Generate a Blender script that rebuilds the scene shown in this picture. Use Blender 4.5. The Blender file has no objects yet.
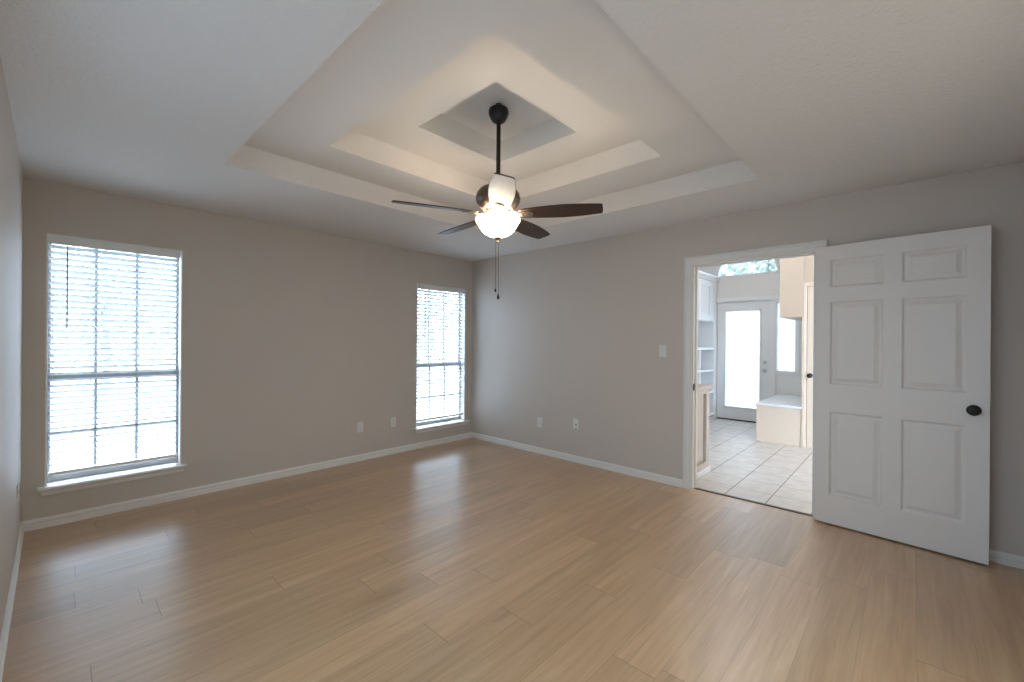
import bpy, bmesh, math, random
from mathutils import Vector, Matrix

random.seed(7)
S = bpy.context.scene
C = S.collection
PI = math.pi

# ------------------------------------------------------------------ camera
CAM_LOC = Vector((-3.9706, -4.4683, 1.3386))
YAW, ROLL, FPX = 0.8193, -0.0075, 428.39
cam_d = bpy.data.cameras.new('camera')
cam = bpy.data.objects.new('camera', cam_d)
C.objects.link(cam)
cam_d.sensor_fit = 'HORIZONTAL'
cam_d.sensor_width = 36.0
cam_d.lens = 36.0 * FPX / 1024.0
cam_d.clip_start = 0.02
Rv = Vector((math.cos(YAW), -math.sin(YAW), 0))
Uv = Vector((0, 0, 1))
Fv = Vector((math.sin(YAW), math.cos(YAW), 0))
R3 = Rv * math.cos(ROLL) - Uv * math.sin(ROLL)
U3 = Rv * math.sin(ROLL) + Uv * math.cos(ROLL)
M = Matrix((R3, U3, -Fv)).transposed().to_4x4()
M.translation = CAM_LOC
cam.matrix_world = M
S.camera = cam

# ------------------------------------------------------------------ world, exposure
S.view_settings.view_transform = 'Standard'
S.view_settings.look = 'None'
S.view_settings.gamma = 1.0
S.view_settings.use_curve_mapping = False
S.view_settings.exposure = 1.5
W = bpy.data.worlds.new('overcast_sky')
S.world = W
W.use_nodes = True
wn = W.node_tree
bg = wn.nodes['Background']
tc = wn.nodes.new('ShaderNodeTexCoord')
sx = wn.nodes.new('ShaderNodeSeparateXYZ')
wr = wn.nodes.new('ShaderNodeValToRGB')
wr.color_ramp.elements[0].position = 0.0
wr.color_ramp.elements[0].color = (0.62, 0.79, 1.0, 1)
wr.color_ramp.elements[1].position = 1.0
wr.color_ramp.elements[1].color = (0.50, 0.72, 1.0, 1)
wn.links.new(tc.outputs['Generated'], sx.inputs[0])
wn.links.new(sx.outputs['Z'], wr.inputs[0])
wn.links.new(wr.outputs[0], bg.inputs['Color'])
bg.inputs['Strength'].default_value = 5.0

# sun added to the overcast sky so the slats glow and light the ceiling
sun_d = bpy.data.lights.new('sun', 'SUN')
sun_d.energy = 6.0
sun_d.angle = math.radians(8)
sun_d.color = (0.84, 0.92, 1.0)
sun = bpy.data.objects.new('sun', sun_d)
C.objects.link(sun)
sun.rotation_euler = Vector((-0.10, -0.72, -0.68)).to_track_quat('-Z', 'Y').to_euler()



def portal(name, loc, rot, sx_, sy_):
    d = bpy.data.lights.new(name, 'AREA')
    d.shape = 'RECTANGLE'
    d.size, d.size_y = sx_, sy_
    d.cycles.is_portal = True
    o = bpy.data.objects.new(name, d)
    C.objects.link(o)
    o.location = loc
    o.rotation_euler = rot
    return o


LX0 = -4.117
# -Z of the lamp points into the room
portal('sky_portal', (-3.622, 0.155, 1.175), (-PI / 2, 0, 0), 0.80, 1.84)
portal('sky_portal', (-0.5205, 0.155, 1.15), (-PI / 2, 0, 0), 0.80, 1.84)
portal('sky_portal', (-2.75, -5.21, 1.10), (PI / 2, 0, 0), 2.45, 1.8)
portal('sky_portal', (LX0 - 0.16, -3.225, 1.30), (0, -PI / 2, 0), 1.9, 2.45)
portal('sky_portal', (1.35, -6.56, 1.62), (PI / 2, 0, 0), 2.2, 2.7)
portal('sky_portal', (4.16, -2.42, 2.72), (0, PI / 2, 0), 0.6, 1.0)
portal('sky_portal', (4.16, -2.36, 1.06), (0, PI / 2, 0), 1.7, 0.6)
portal('sky_portal', (4.16, -3.0, 1.45), (0, PI / 2, 0), 1.2, 0.3)


# ------------------------------------------------------------------ materials
def mat(name, col, rough=0.5, metal=0.0, coat=0.0, spec=0.5):
    m = bpy.data.materials.new(name)
    m.use_nodes = True
    b = m.node_tree.nodes['Principled BSDF']
    b.inputs['Base Color'].default_value = (*col, 1)
    b.inputs['Roughness'].default_value = rough
    b.inputs['Metallic'].default_value = metal
    b.inputs['Specular IOR Level'].default_value = spec
    if coat:
        b.inputs['Coat Weight'].default_value = coat
        b.inputs['Coat Roughness'].default_value = 0.12
    return m


def nodes(m):
    nt = m.node_tree
    return nt, nt.nodes['Principled BSDF']


def N(nt, t, **kw):
    n = nt.nodes.new(t)
    for k, v in kw.items():
        setattr(n, k, v)
    return n


def mth(nt, op, a, b=None, c=None):
    n = nt.nodes.new('ShaderNodeMath')
    n.operation = op
    for i, v in enumerate((a, b, c)):
        if v is None:
            continue
        if isinstance(v, (int, float)):
            n.inputs[i].default_value = v
        else:
            nt.links.new(v, n.inputs[i])
    return n.outputs[0]


def bumpy(m, scale, strength, dist=0.002, detail=3.0):
    nt, b = nodes(m)
    t = N(nt, 'ShaderNodeTexCoord')
    n = N(nt, 'ShaderNodeTexNoise')
    n.inputs['Scale'].default_value = scale
    n.inputs['Detail'].default_value = detail
    nt.links.new(t.outputs['Object'], n.inputs['Vector'])
    bp = N(nt, 'ShaderNodeBump')
    bp.inputs['Strength'].default_value = strength
    bp.inputs['Distance'].default_value = dist
    nt.links.new(n.outputs['Fac'], bp.inputs['Height'])
    nt.links.new(bp.outputs[0], b.inputs['Normal'])
    return m


M_WALL = bumpy(mat('greige_wall_paint', (0.585, 0.535, 0.49), 0.6, spec=0.3), 130, 0.25)
M_CEIL = bumpy(mat('white_textured_ceiling_paint', (0.735, 0.715, 0.70), 0.8, spec=0.2), 55, 0.9, 0.006)
M_TRAY = bumpy(mat('white_smooth_ceiling_paint', (0.72, 0.70, 0.68), 0.7, spec=0.2), 120, 0.1)
M_TRIM = mat('white_trim_paint', (0.78, 0.77, 0.75), 0.35)
M_DOOR = bumpy(mat('white_door_paint', (0.76, 0.74, 0.72), 0.4), 220, 0.06, 0.001)
M_HALLW = mat('pale_grey_hall_paint', (0.80, 0.78, 0.755), 0.6, spec=0.3)
M_BEIGE = mat('warm_beige_hall_paint', (0.66, 0.53, 0.41), 0.55, spec=0.3)
M_CREAM = mat('cream_cabinet_paint', (0.82, 0.69, 0.56), 0.4)
M_CABEND = mat('pale_taupe_cabinet_paint', (0.58, 0.525, 0.475), 0.45)
M_WHITECAB = mat('white_cabinet_paint', (0.82, 0.82, 0.82), 0.35)
M_BLACK = mat('oil_rubbed_black_metal', (0.008, 0.007, 0.006), 0.45, 0.2)
M_BRONZE = mat('brushed_bronze_metal', (0.16, 0.125, 0.10), 0.32, 0.9)
M_ARM = mat('dark_bronze_arm', (0.05, 0.038, 0.03), 0.55, 0.1)
M_NICKEL = mat('satin_nickel', (0.55, 0.53, 0.50), 0.3, 1.0)
M_PLATE = mat('white_plastic', (0.75, 0.74, 0.72), 0.35)
M_DARK = mat('dark_slot', (0.02, 0.02, 0.02), 0.6)
M_RAIL = mat('white_blind_rail', (0.80, 0.81, 0.82), 0.35)
M_SASH = mat('grey_aluminium_sash', (0.30, 0.31, 0.33), 0.5)
M_CORD = mat('blind_ladder_cord', (0.20, 0.21, 0.23), 0.8)
M_WAND = mat('clear_grey_wand', (0.30, 0.31, 0.33), 0.3)
M_COUNTER = mat('honey_wood_top', (0.60, 0.51, 0.43), 0.4)
M_SWEEP = mat('black_rubber_sweep', (0.02, 0.018, 0.016), 0.6)
M_STRIP = mat('dark_transition_strip', (0.10, 0.075, 0.055), 0.5)
M_LAWN = bumpy(mat('lawn', (0.40, 0.42, 0.30), 0.9), 30, 0.6, 0.02)
M_CONC = bumpy(mat('pale_concrete', (0.55, 0.54, 0.52), 0.85), 40, 0.3)
M_PATIO = bumpy(mat('grey_concrete', (0.32, 0.32, 0.32), 0.9), 40, 0.3)
M_DIM_GROUND = bumpy(mat('dim_grey_ground', (0.26, 0.25, 0.24), 0.9), 60, 0.5, 0.01)  # dark grey for the added unseen ground, so less light reaches the ceiling
M_BARK = bumpy(mat('grey_bark', (0.30, 0.27, 0.24), 0.9), 25, 0.8, 0.02)
M_LEAF = mat('green_leaves', (0.50, 0.53, 0.45), 0.6)


def blind_material():
    m = bpy.data.materials.new('white_blind_vinyl')
    m.use_nodes = True
    nt, b = nodes(m)
    b.inputs['Base Color'].default_value = (0.46, 0.47, 0.48, 1)
    b.inputs['Roughness'].default_value = 0.4
    tr = N(nt, 'ShaderNodeBsdfTranslucent')
    tr.inputs['Color'].default_value = (0.95, 0.97, 0.98, 1)
    mx = N(nt, 'ShaderNodeMixShader')
    mx.inputs[0].default_value = 0.2
    nt.links.new(b.outputs[0], mx.inputs[1])
    nt.links.new(tr.outputs[0], mx.inputs[2])
    nt.links.new(mx.outputs[0], nt.nodes['Material Output'].inputs['Surface'])
    return m


def glass_material(name='window_glass', tint=(0.97, 0.98, 0.98)):
    m = bpy.data.materials.new(name)
    m.use_nodes = True
    nt = m.node_tree
    nt.nodes.remove(nt.nodes['Principled BSDF'])
    tr = N(nt, 'ShaderNodeBsdfTransparent')
    tr.inputs['Color'].default_value = (*tint, 1)
    gl = N(nt, 'ShaderNodeBsdfGlossy')
    gl.inputs['Roughness'].default_value = 0.02
    fr = N(nt, 'ShaderNodeFresnel')
    fr.inputs['IOR'].default_value = 1.25
    mx = N(nt, 'ShaderNodeMixShader')
    nt.links.new(fr.outputs[0], mx.inputs[0])
    nt.links.new(tr.outputs[0], mx.inputs[1])
    nt.links.new(gl.outputs[0], mx.inputs[2])
    nt.links.new(mx.outputs[0], nt.nodes['Material Output'].inputs['Surface'])
    return m


def frosted_material():
    m = bpy.data.materials.new('frosted_white_glass')
    m.use_nodes = True
    nt = m.node_tree
    nt.nodes.remove(nt.nodes['Principled BSDF'])
    tr = N(nt, 'ShaderNodeBsdfTransparent')
    tr.inputs['Color'].default_value = (0.48, 0.48, 0.47, 1)
    tl = N(nt, 'ShaderNodeBsdfTranslucent')
    tl.inputs['Color'].default_value = (0.48, 0.48, 0.47, 1)
    mx = N(nt, 'ShaderNodeMixShader')
    mx.inputs[0].default_value = 0.6
    nt.links.new(tr.outputs[0], mx.inputs[1])
    nt.links.new(tl.outputs[0], mx.inputs[2])
    nt.links.new(mx.outputs[0], nt.nodes['Material Output'].inputs['Surface'])
    return m


def emis(name, col, strength):
    m = mat(name, (0.9, 0.88, 0.84), 0.25)
    b = m.node_tree.nodes['Principled BSDF']
    b.inputs['Emission Color'].default_value = (*col, 1)
    b.inputs['Emission Strength'].default_value = strength
    return m


def fill_shade_material(name, k, mix=0.4):
    m = bpy.data.materials.new(name)
    m.use_nodes = True
    nt = m.node_tree
    nt.nodes.remove(nt.nodes['Principled BSDF'])
    tr = N(nt, 'ShaderNodeBsdfTransparent')
    tr.inputs['Color'].default_value = (*k, 1)
    tl = N(nt, 'ShaderNodeBsdfTranslucent')
    tl.inputs['Color'].default_value = (*k, 1)
    mx = N(nt, 'ShaderNodeMixShader')
    mx.inputs[0].default_value = mix
    nt.links.new(tr.outputs[0], mx.inputs[1])
    nt.links.new(tl.outputs[0], mx.inputs[2])
    nt.links.new(mx.outputs[0], nt.nodes['Material Output'].inputs['Surface'])
    return m


M_FILL_SHADE = fill_shade_material('cream_fill_shade', (0.50, 0.435, 0.355), 0.08)  # warms the fill light of the added south windows
M_FILL_SHADE_HALL = fill_shade_material('warm_fill_shade', (0.62, 0.50, 0.39))  # warms the fill light of the added hall window
M_FILL_SHADE_COOL = fill_shade_material('white_fill_shade', (0.46, 0.465, 0.465), 0.2)  # sets the strength of fill light from the added west windows
M_BLIND = blind_material()
M_GLASS = glass_material()
M_TINT = glass_material('tinted_window_glass', (0.55, 0.56, 0.57))
M_FROST = frosted_material()
M_BOWL = emis('lit_alabaster_glass', (1.0, 0.86, 0.66), 7.0)
M_FILL_DOME = emis('fill_light_diffuser', (0.92, 0.96, 1.0), 9.0)  # glow of the added hall fill light
M_BULB = emis('lit_bulb', (1.0, 0.80, 0.58), 105.0)


def blade_material():
    m = mat('dark_walnut_blade', (0.05, 0.025, 0.015), 0.42, spec=0.45)
    nt, b = nodes(m)
    t = N(nt, 'ShaderNodeTexCoord')
    mp = N(nt, 'ShaderNodeMapping')
    mp.inputs['Scale'].default_value = (2.0, 45.0, 45.0)
    n = N(nt, 'ShaderNodeTexNoise')
    n.inputs['Scale'].default_value = 2.0
    n.inputs['Detail'].default_value = 4.0
    r = N(nt, 'ShaderNodeValToRGB')
    r.color_ramp.elements[0].color = (0.022, 0.010, 0.006, 1)
    r.color_ramp.elements[0].position = 0.3
    r.color_ramp.elements[1].color = (0.060, 0.028, 0.016, 1)
    r.color_ramp.elements[1].position = 0.75
    nt.links.new(t.outputs['Object'], mp.inputs[0])
    nt.links.new(mp.outputs[0], n.inputs['Vector'])
    nt.links.new(n.outputs['Fac'], r.inputs[0])
    nt.links.new(r.outputs[0], b.inputs['Base Color'])
    return m


M_BLADE = blade_material()


def plank_material():
    """light oak laminate planks running along X, joints staggered at random"""
    m = mat('light_oak_planks', (0.4, 0.28, 0.18), 0.33, spec=0.5)
    m.node_tree.nodes['Principled BSDF'].inputs['Coat Weight'].default_value = 1.0
    m.node_tree.nodes['Principled BSDF'].inputs['Coat Roughness'].default_value = 0.31
    nt, b = nodes(m)
    L = nt.links.new
    t = N(nt, 'ShaderNodeTexCoord')
    s = N(nt, 'ShaderNodeSeparateXYZ')
    L(t.outputs['Object'], s.inputs[0])
    PW, PL = 0.19, 1.28
    v = mth(nt, 'DIVIDE', mth(nt, 'ADD', s.outputs['Y'], 3.92 + 40 * PW), PW)
    row = mth(nt, 'FLOOR', v)
    vf = mth(nt, 'FRACT', v)
    wn1 = N(nt, 'ShaderNodeTexWhiteNoise', noise_dimensions='1D')
    L(row, wn1.inputs['W'])
    u = mth(nt, 'ADD', mth(nt, 'DIVIDE', mth(nt, 'ADD', s.outputs['X'], 20.0), PL), wn1.outputs['Value'])
    col = mth(nt, 'FLOOR', u)
    uf = mth(nt, 'FRACT', u)
    cv = N(nt, 'ShaderNodeCombineXYZ')
    L(row, cv.inputs[0]); L(col, cv.inputs[1])
    wn2 = N(nt, 'ShaderNodeTexWhiteNoise', noise_dimensions='3D')
    L(cv.outputs[0], wn2.inputs['Vector'])
    # grain, shifted per plank
    gv = N(nt, 'ShaderNodeCombineXYZ')
    L(mth(nt, 'ADD', mth(nt, 'MULTIPLY', s.outputs['X'], 0.9), mth(nt, 'MULTIPLY', wn2.outputs['Value'], 37.0)), gv.inputs[0])
    L(mth(nt, 'MULTIPLY', s.outputs['Y'], 14.0), gv.inputs[1])
    L(mth(nt, 'MULTIPLY', wn2.outputs['Value'], 11.0), gv.inputs[2])
    n1 = N(nt, 'ShaderNodeTexNoise')
    n1.inputs['Scale'].default_value = 1.6
    n1.inputs['Detail'].default_value = 5.0
    n1.inputs['Roughness'].default_value = 0.6
    n1.inputs['Distortion'].default_value = 0.6
    L(gv.outputs[0], n1.inputs['Vector'])
    gv2 = N(nt, 'ShaderNodeCombineXYZ')
    L(mth(nt, 'ADD', mth(nt, 'MULTIPLY', s.outputs['X'], 4.0), mth(nt, 'MULTIPLY', wn2.outputs['Value'], 91.0)), gv2.inputs[0])
    L(mth(nt, 'MULTIPLY', s.outputs['Y'], 110.0), gv2.inputs[1])
    n2 = N(nt, 'ShaderNodeTexNoise')
    n2.inputs['Scale'].default_value = 1.0
    n2.inputs['Detail'].default_value = 3.0
    L(gv2.outputs[0], n2.inputs['Vector'])
    g = mth(nt, 'ADD', mth(nt, 'MULTIPLY', n1.outputs['Fac'], 0.75), mth(nt, 'MULTIPLY', n2.outputs['Fac'], 0.25))
    r = N(nt, 'ShaderNodeValToRGB')
    e = r.color_ramp.elements
    e[0].position = 0.32
    e[0].color = (0.44, 0.265, 0.13, 1)
    e[1].position = 0.72
    e[1].color = (0.645, 0.45, 0.275, 1)
    k = e.new(0.5)
    k.color = (0.55, 0.35, 0.19, 1)
    L(g, r.inputs[0])
    hsv = N(nt, 'ShaderNodeHueSaturation')
    L(r.outputs[0], hsv.inputs['Color'])
    L(mth(nt, 'ADD', mth(nt, 'MULTIPLY', wn2.outputs['Value'], 0.20), 0.90), hsv.inputs['Value'])
    # joints
    dv = mth(nt, 'MULTIPLY', mth(nt, 'MINIMUM', vf, mth(nt, 'SUBTRACT', 1.0, vf)), PW)
    du = mth(nt, 'MULTIPLY', mth(nt, 'MINIMUM', uf, mth(nt, 'SUBTRACT', 1.0, uf)), PL)
    gap_v = mth(nt, 'MULTIPLY', mth(nt, 'LESS_THAN', dv, 0.0010), 0.35)
    gap_u = mth(nt, 'MULTIPLY', mth(nt, 'LESS_THAN', du, 0.0018), 0.6)
    gap = mth(nt, 'MAXIMUM', gap_v, gap_u)
    mx = N(nt, 'ShaderNodeMix', data_type='RGBA')
    L(gap, mx.inputs[0])
    L(hsv.outputs[0], mx.inputs[6])
    mx.inputs[7].default_value = (0.10, 0.065, 0.04, 1)
    L(mx.outputs[2], b.inputs['Base Color'])
    L(mth(nt, 'ADD', mth(nt, 'MULTIPLY', g, 0.14), 0.34), b.inputs['Roughness'])
    bp = N(nt, 'ShaderNodeBump')
    bp.inputs['Strength'].default_value = 0.12
    bp.inputs['Distance'].default_value = 0.001
    L(mth(nt, 'SUBTRACT', g, mth(nt, 'MULTIPLY', gap, 1.5)), bp.inputs['Height'])
    L(bp.outputs[0], b.inputs['Normal'])
    return m


def tile_material():
    m = mat('pale_ceramic_tile', (0.7, 0.66, 0.62), 0.42)
    nt, b = nodes(m)
    L = nt.links.new
    t = N(nt, 'ShaderNodeTexCoord')
    s = N(nt, 'ShaderNodeSeparateXYZ')
    L(t.outputs['Object'], s.inputs[0])
    T = 0.318
    fx = mth(nt, 'FRACT', mth(nt, 'DIVIDE', mth(nt, 'ADD', s.outputs['X'], 10 * T - 0.361), T))
    fy = mth(nt, 'FRACT', mth(nt, 'DIVIDE', mth(nt, 'ADD', s.outputs['Y'], 3.262 + 40 * T), T))
    dx = mth(nt, 'MINIMUM', fx, mth(nt, 'SUBTRACT', 1.0, fx))
    dy = mth(nt, 'MINIMUM', fy, mth(nt, 'SUBTRACT', 1.0, fy))
    gx = mth(nt, 'LESS_THAN', dx, 0.011)
    gy = mth(nt, 'LESS_THAN', dy, 0.013)
    g = mth(nt, 'MAXIMUM', mth(nt, 'MULTIPLY', gx, 0.8), gy)
    n = N(nt, 'ShaderNodeTexNoise')
    n.inputs['Scale'].default_value = 9.0
    n.inputs['Detail'].default_value = 4.0
    L(t.outputs['Object'], n.inputs['Vector'])
    r = N(nt, 'ShaderNodeValToRGB')
    r.color_ramp.elements[0].position = 0.3
    r.color_ramp.elements[0].color = (0.60, 0.55, 0.50, 1)
    r.color_ramp.elements[1].position = 0.75
    r.color_ramp.elements[1].color = (0.74, 0.70, 0.66, 1)
    L(n.outputs['Fac'], r.inputs[0])
    mx = N(nt, 'ShaderNodeMix', data_type='RGBA')
    L(g, mx.inputs[0])
    L(r.outputs[0], mx.inputs[6])
    mx.inputs[7].default_value = (0.22, 0.19, 0.165, 1)
    L(mx.outputs[2], b.inputs['Base Color'])
    bp = N(nt, 'ShaderNodeBump')
    bp.inputs['Strength'].default_value = 0.4
    bp.inputs['Distance'].default_value = 0.002
    L(mth(nt, 'SUBTRACT', 1.0, g), bp.inputs['Height'])
    L(bp.outputs[0], b.inputs['Normal'])
    return m


M_PLANK = plank_material()
M_TILE = tile_material()


# ------------------------------------------------------------------ mesh helpers
class MB:
    """collects shapes, then links them as ONE mesh object"""

    def __init__(self):
        self.bm = bmesh.new()

    def box(self, lo, hi, bevel=0.0, seg=2):
        c = [(lo[i] + hi[i]) / 2 for i in range(3)]
        d = [abs(hi[i] - lo[i]) for i in range(3)]
        r = bmesh.ops.create_cube(self.bm, size=1.0, matrix=Matrix.Translation(c) @ Matrix.Diagonal((*d, 1)))
        if bevel:
            es = list({e for v in r['verts'] for e in v.link_edges})
            bmesh.ops.bevel(self.bm, geom=es, offset=min(bevel, min(d) * 0.49), segments=seg, affect='EDGES', profile=0.5)
        return self

    def prism(self, pts, vec):
        """closed polygon pts (3D) swept by vec"""
        a = [self.bm.verts.new(p) for p in pts]
        b = [self.bm.verts.new(Vector(p) + Vector(vec)) for p in pts]
        n = len(pts)
        self.bm.faces.new(a)
        self.bm.faces.new(list(reversed(b)))
        for i in range(n):
            self.bm.faces.new((a[i], b[i], b[(i + 1) % n], a[(i + 1) % n]))
        return self

    def loft(self, rings, cap=True, closed=True):
        vs = [[self.bm.verts.new(p) for p in r] for r in rings]
        n = len(vs[0])
        for i in range(len(vs) - 1):
            for j in range(n if closed else n - 1):
                self.bm.faces.new((vs[i][j], vs[i][(j + 1) % n], vs[i + 1][(j + 1) % n], vs[i + 1][j]))
        if cap and closed:
            self.bm.faces.new(list(reversed(vs[0])))
            self.bm.faces.new(vs[-1])
        return self

    def lathe(self, prof, center=(0, 0, 0), axis='Z', seg=40):
        cx, cy, cz = center
        rings = []
        for r, h in prof:
            ring = []
            for k in range(seg):
                a = 2 * PI * k / seg
                p = (r * math.cos(a), r * math.sin(a), h)
                if axis == 'X':
                    p = (h, r * math.cos(a), r * math.sin(a))
                elif axis == 'Y':
                    p = (r * math.sin(a), h, r * math.cos(a))
                ring.append((cx + p[0], cy + p[1], cz + p[2]))
            rings.append(ring)
        vs = [[self.bm.verts.new(p) for p in r] for r in rings]
        for i in range(len(vs) - 1):
            for j in range(seg):
                self.bm.faces.new((vs[i][j], vs[i][(j + 1) % seg], vs[i + 1][(j + 1) % seg], vs[i + 1][j]))
        if prof[0][0] > 1e-6:
            self.bm.faces.new(list(reversed(vs[0])))
        if prof[-1][0] > 1e-6:
            self.bm.faces.new(vs[-1])
        bmesh.ops.remove_doubles(self.bm, verts=[v for r in vs for v in r], dist=1e-6)
        return self

    def tube(self, pts, rad, seg=10):
        pts = [Vector(p) for p in pts]
        rings = []
        up = Vector((0.123, 0.271, 0.95))
        for i, p in enumerate(pts):
            d = (pts[min(i + 1, len(pts) - 1)] - pts[max(i - 1, 0)]).normalized()
            a = d.cross(up).normalized()
            b = d.cross(a).normalized()
            r = rad[i] if isinstance(rad, (list, tuple)) else rad
            rings.append([p + a * (r * math.cos(2 * PI * k / seg)) + b * (r * math.sin(2 * PI * k / seg)) for k in range(seg)])
        return self.loft(rings)

    def build(self, name, material, parent=None, smooth=False, angle=35, xf=None):
        bm = self.bm
        if xf is not None:
            bmesh.ops.transform(bm, matrix=xf, verts=bm.verts)
        bmesh.ops.recalc_face_normals(bm, faces=bm.faces)
        me = bpy.data.meshes.new(name)
        bm.to_mesh(me)
        bm.free()
        me.materials.append(material)
        if smooth:
            me.polygons.foreach_set('use_smooth', [True] * len(me.polygons))
            try:
                me.set_sharp_from_angle(angle=math.radians(angle))
            except Exception:
                pass
        o = bpy.data.objects.new(name, me)
        C.objects.link(o)
        if parent is not None:
            o.parent = parent
        return o


def tag(o, label=None, cat=None, group=None, kind=None):
    if label:
        o['label'] = label
    if cat:
        o['category'] = cat
    if group:
        o['group'] = group
    if kind:
        o['kind'] = kind
    return o


def thing(name, label, cat, loc=(0, 0, 0), group=None, kind=None, rotz=0.0):
    o = bpy.data.objects.new(name, None)
    o.empty_display_size = 0.05
    C.objects.link(o)
    o.location = loc
    o.rotation_euler = (0, 0, rotz)
    return tag(o, label, cat, group, kind)


def copy_tree(o, parent=None):
    c = o.copy()
    C.objects.link(c)
    c.parent = parent
    for ch in list(o.children):
        copy_tree(ch, c)
    return c


def holed(axis, pos, thick, u0, u1, z0, z1, holes, mb=None):
    """wall slab normal to axis with rectangular openings (ua, ub, za, zb)"""
    mb = mb or MB()
    us = sorted({u0, u1, *[h[0] for h in holes], *[h[1] for h in holes]})
    zs = sorted({z0, z1, *[h[2] for h in holes], *[h[3] for h in holes]})
    for i in range(len(us) - 1):
        run = None
        for j in range(len(zs) - 1):
            um, zm = (us[i] + us[i + 1]) / 2, (zs[j] + zs[j + 1]) / 2
            solid = not any(h[0] < um < h[1] and h[2] < zm < h[3] for h in holes)
            if solid:
                run = [zs[j], zs[j + 1]] if run is None else [run[0], zs[j + 1]]
            if (not solid or j == len(zs) - 2) and run:
                if axis == 'y':
                    mb.box((us[i], pos, run[0]), (us[i + 1], pos + thick, run[1]))
                else:
                    mb.box((pos, us[i], run[0]), (pos + thick, us[i + 1], run[1]))
                run = None
    return mb


H = 2.44
LX = -4.117            # left wall face
BY = -5.05             # wall behind the camera
WT = 0.115             # wall thickness

W1 = (-4.007, -3.237, 0.285, 2.075)
W2 = (-0.913, -0.128, 0.250, 2.045)
DO = (-3.934, -3.000, 0.0, 2.052)     # doorway opening along y in the door wall

# ------------------------------------------------------------------ bedroom shell
tag(MB().box((LX - 0.1, BY - 0.1, -0.10), (0.052, 0.1, 0.0)).build('floor', M_PLANK),
    'light oak laminate plank floor of the empty bedroom', 'floor', kind='structure')
tag(holed('y', 0.0, 0.14, LX - 0.12, WT, 0.0, H, [W1, W2]).build('wall_north', M_WALL),
    'greige wall with the two blind-covered windows', 'wall', kind='structure')
tag(holed('x', 0.0, WT, BY - 0.12, 0.0, 0.0, H + 1.0, [DO]).build('wall_east', M_WALL),
    'greige wall with the open doorway and light switch', 'wall', kind='structure')
W7 = (-4.40, -2.05, 0.40, 2.20)
tag(holed('x', LX - 0.12, 0.12, BY, 0.0, 0.0, H, [W7]).build('wall_west', M_WALL),
    'narrow strip of wall at the left edge beside the tall window', 'wall', kind='structure')
W5 = (-3.95, -1.55, 0.25, 1.95)
tag(holed('y', BY - 0.12, 0.12, LX - 0.12, 0.0, 0.0, H, [W5]).build('wall_south', M_WALL),
    'greige bedroom wall opposite the two windows', 'wall', kind='structure')

# stepped tray ceiling: three nested openings, each one step higher
TA = (-3.2436, -0.7468, -3.7123, -1.2893)
TB = (-2.752, -1.167, -3.2229, -1.6887)
TC = (-2.322, -1.5549, -2.796, -2.0589)
Z1, Z2, Z3 = H + 0.1578, H + 0.3191, H + 0.4829


def ring_slab(mb, o, i, za, zb):
    mb.box((o[0], o[2], za), (i[0], o[3], zb))
    mb.box((i[1], o[2], za), (o[1], o[3], zb))
    mb.box((i[0], o[2], za), (i[1], i[2], zb))
    mb.box((i[0], i[3], za), (i[1], o[3], zb))


def grow(t, d):
    return (t[0] - d, t[1] + d, t[2] - d, t[3] + d)


mb = MB()
ring_slab(mb, (LX - 0.12, 0.0, BY - 0.12, 0.14), TA, H, Z1)
ce = tag(mb.build('ceiling', M_CEIL), 'white bedroom ceiling with a stepped square tray recess', 'ceiling', kind='structure')
mb = MB()
ring_slab(mb, grow(TA, 0.1), TB, Z1, Z2)
ring_slab(mb, grow(TB, 0.1), TC, Z2, Z3)
mb.box((TC[0] - 0.1, TC[2] - 0.1, Z3), (TC[1] + 0.1, TC[3] + 0.1, Z3 + 0.1))
mb.build('tray_recess', M_TRAY, ce)


# baseboards with a stepped colonial profile
def baseboard(name, label, p0, p1, nrm):
    d = Vector(p1) - Vector(p0)
    n = Vector(nrm)
    prof = [(0, 0), (0.016, 0), (0.016, 0.032), (0.009, 0.037), (0.009, 0.043), (0.013, 0.047), (0.012, 0.056), (0.006, 0.066), (0.003, 0.071), (0, 0.071)]
    pts = [Vector(p0) + n * a + Vector((0, 0, b)) for a, b in prof]
    o = MB().prism(pts, d).build(name, M_TRIM)
    return tag(o, label, 'baseboard', kind='structure')


baseboard('baseboard_north', 'white baseboard under the two windows', (LX, 0, 0), (0, 0, 0), (0, -1, 0))
baseboard('baseboard_east', 'white baseboard from the far corner to the doorway casing', (0, 0, 0), (0, -2.933, 0), (-1, 0, 0))
baseboard('baseboard_east_behind_door', 'short white baseboard behind the open panel door', (0, -3.99, 0), (0, BY, 0), (-1, 0, 0))
baseboard('baseboard_west', 'white baseboard along the wall at the left edge', (LX, BY, 0), (LX, 0, 0), (1, 0, 0))


# door casing of the bedroom doorway: mitred colonial profile around three sides
def casing(name, x, sgn, y0, y1, ztop, w, material=M_TRIM, th=0.018):
    """y0<y1 opening edges, on plane x, projecting sgn*th"""
    prof = [(0.0, 0.0), (0.0, 0.009), (0.18, 0.011), (0.30, 0.015), (0.62, 0.018), (0.74, 0.014), (0.80, 0.019), (0.94, 0.019), (1.0, 0.015), (1.0, 0.0)]
    mb = MB()

    def ring(y, z, dy, dz):
        return [(x + sgn * b * th / 0.018, y + dy * a * w, z + dz * a * w) for a, b in prof]
    rings = [ring(y1, 0.0, 1, 0), ring(y1, ztop, 1, 1), ring(y0, ztop, -1, 1), ring(y0, 0.0, -1, 0)]
    mb.loft(rings)
    return mb.build(name, material)


tr1 = tag(casing('trim_1', 0.0, -1, DO[0], DO[1], DO[3], 0.066), 'white moulded casing around the open doorway', 'door casing', kind='structure')
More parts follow.
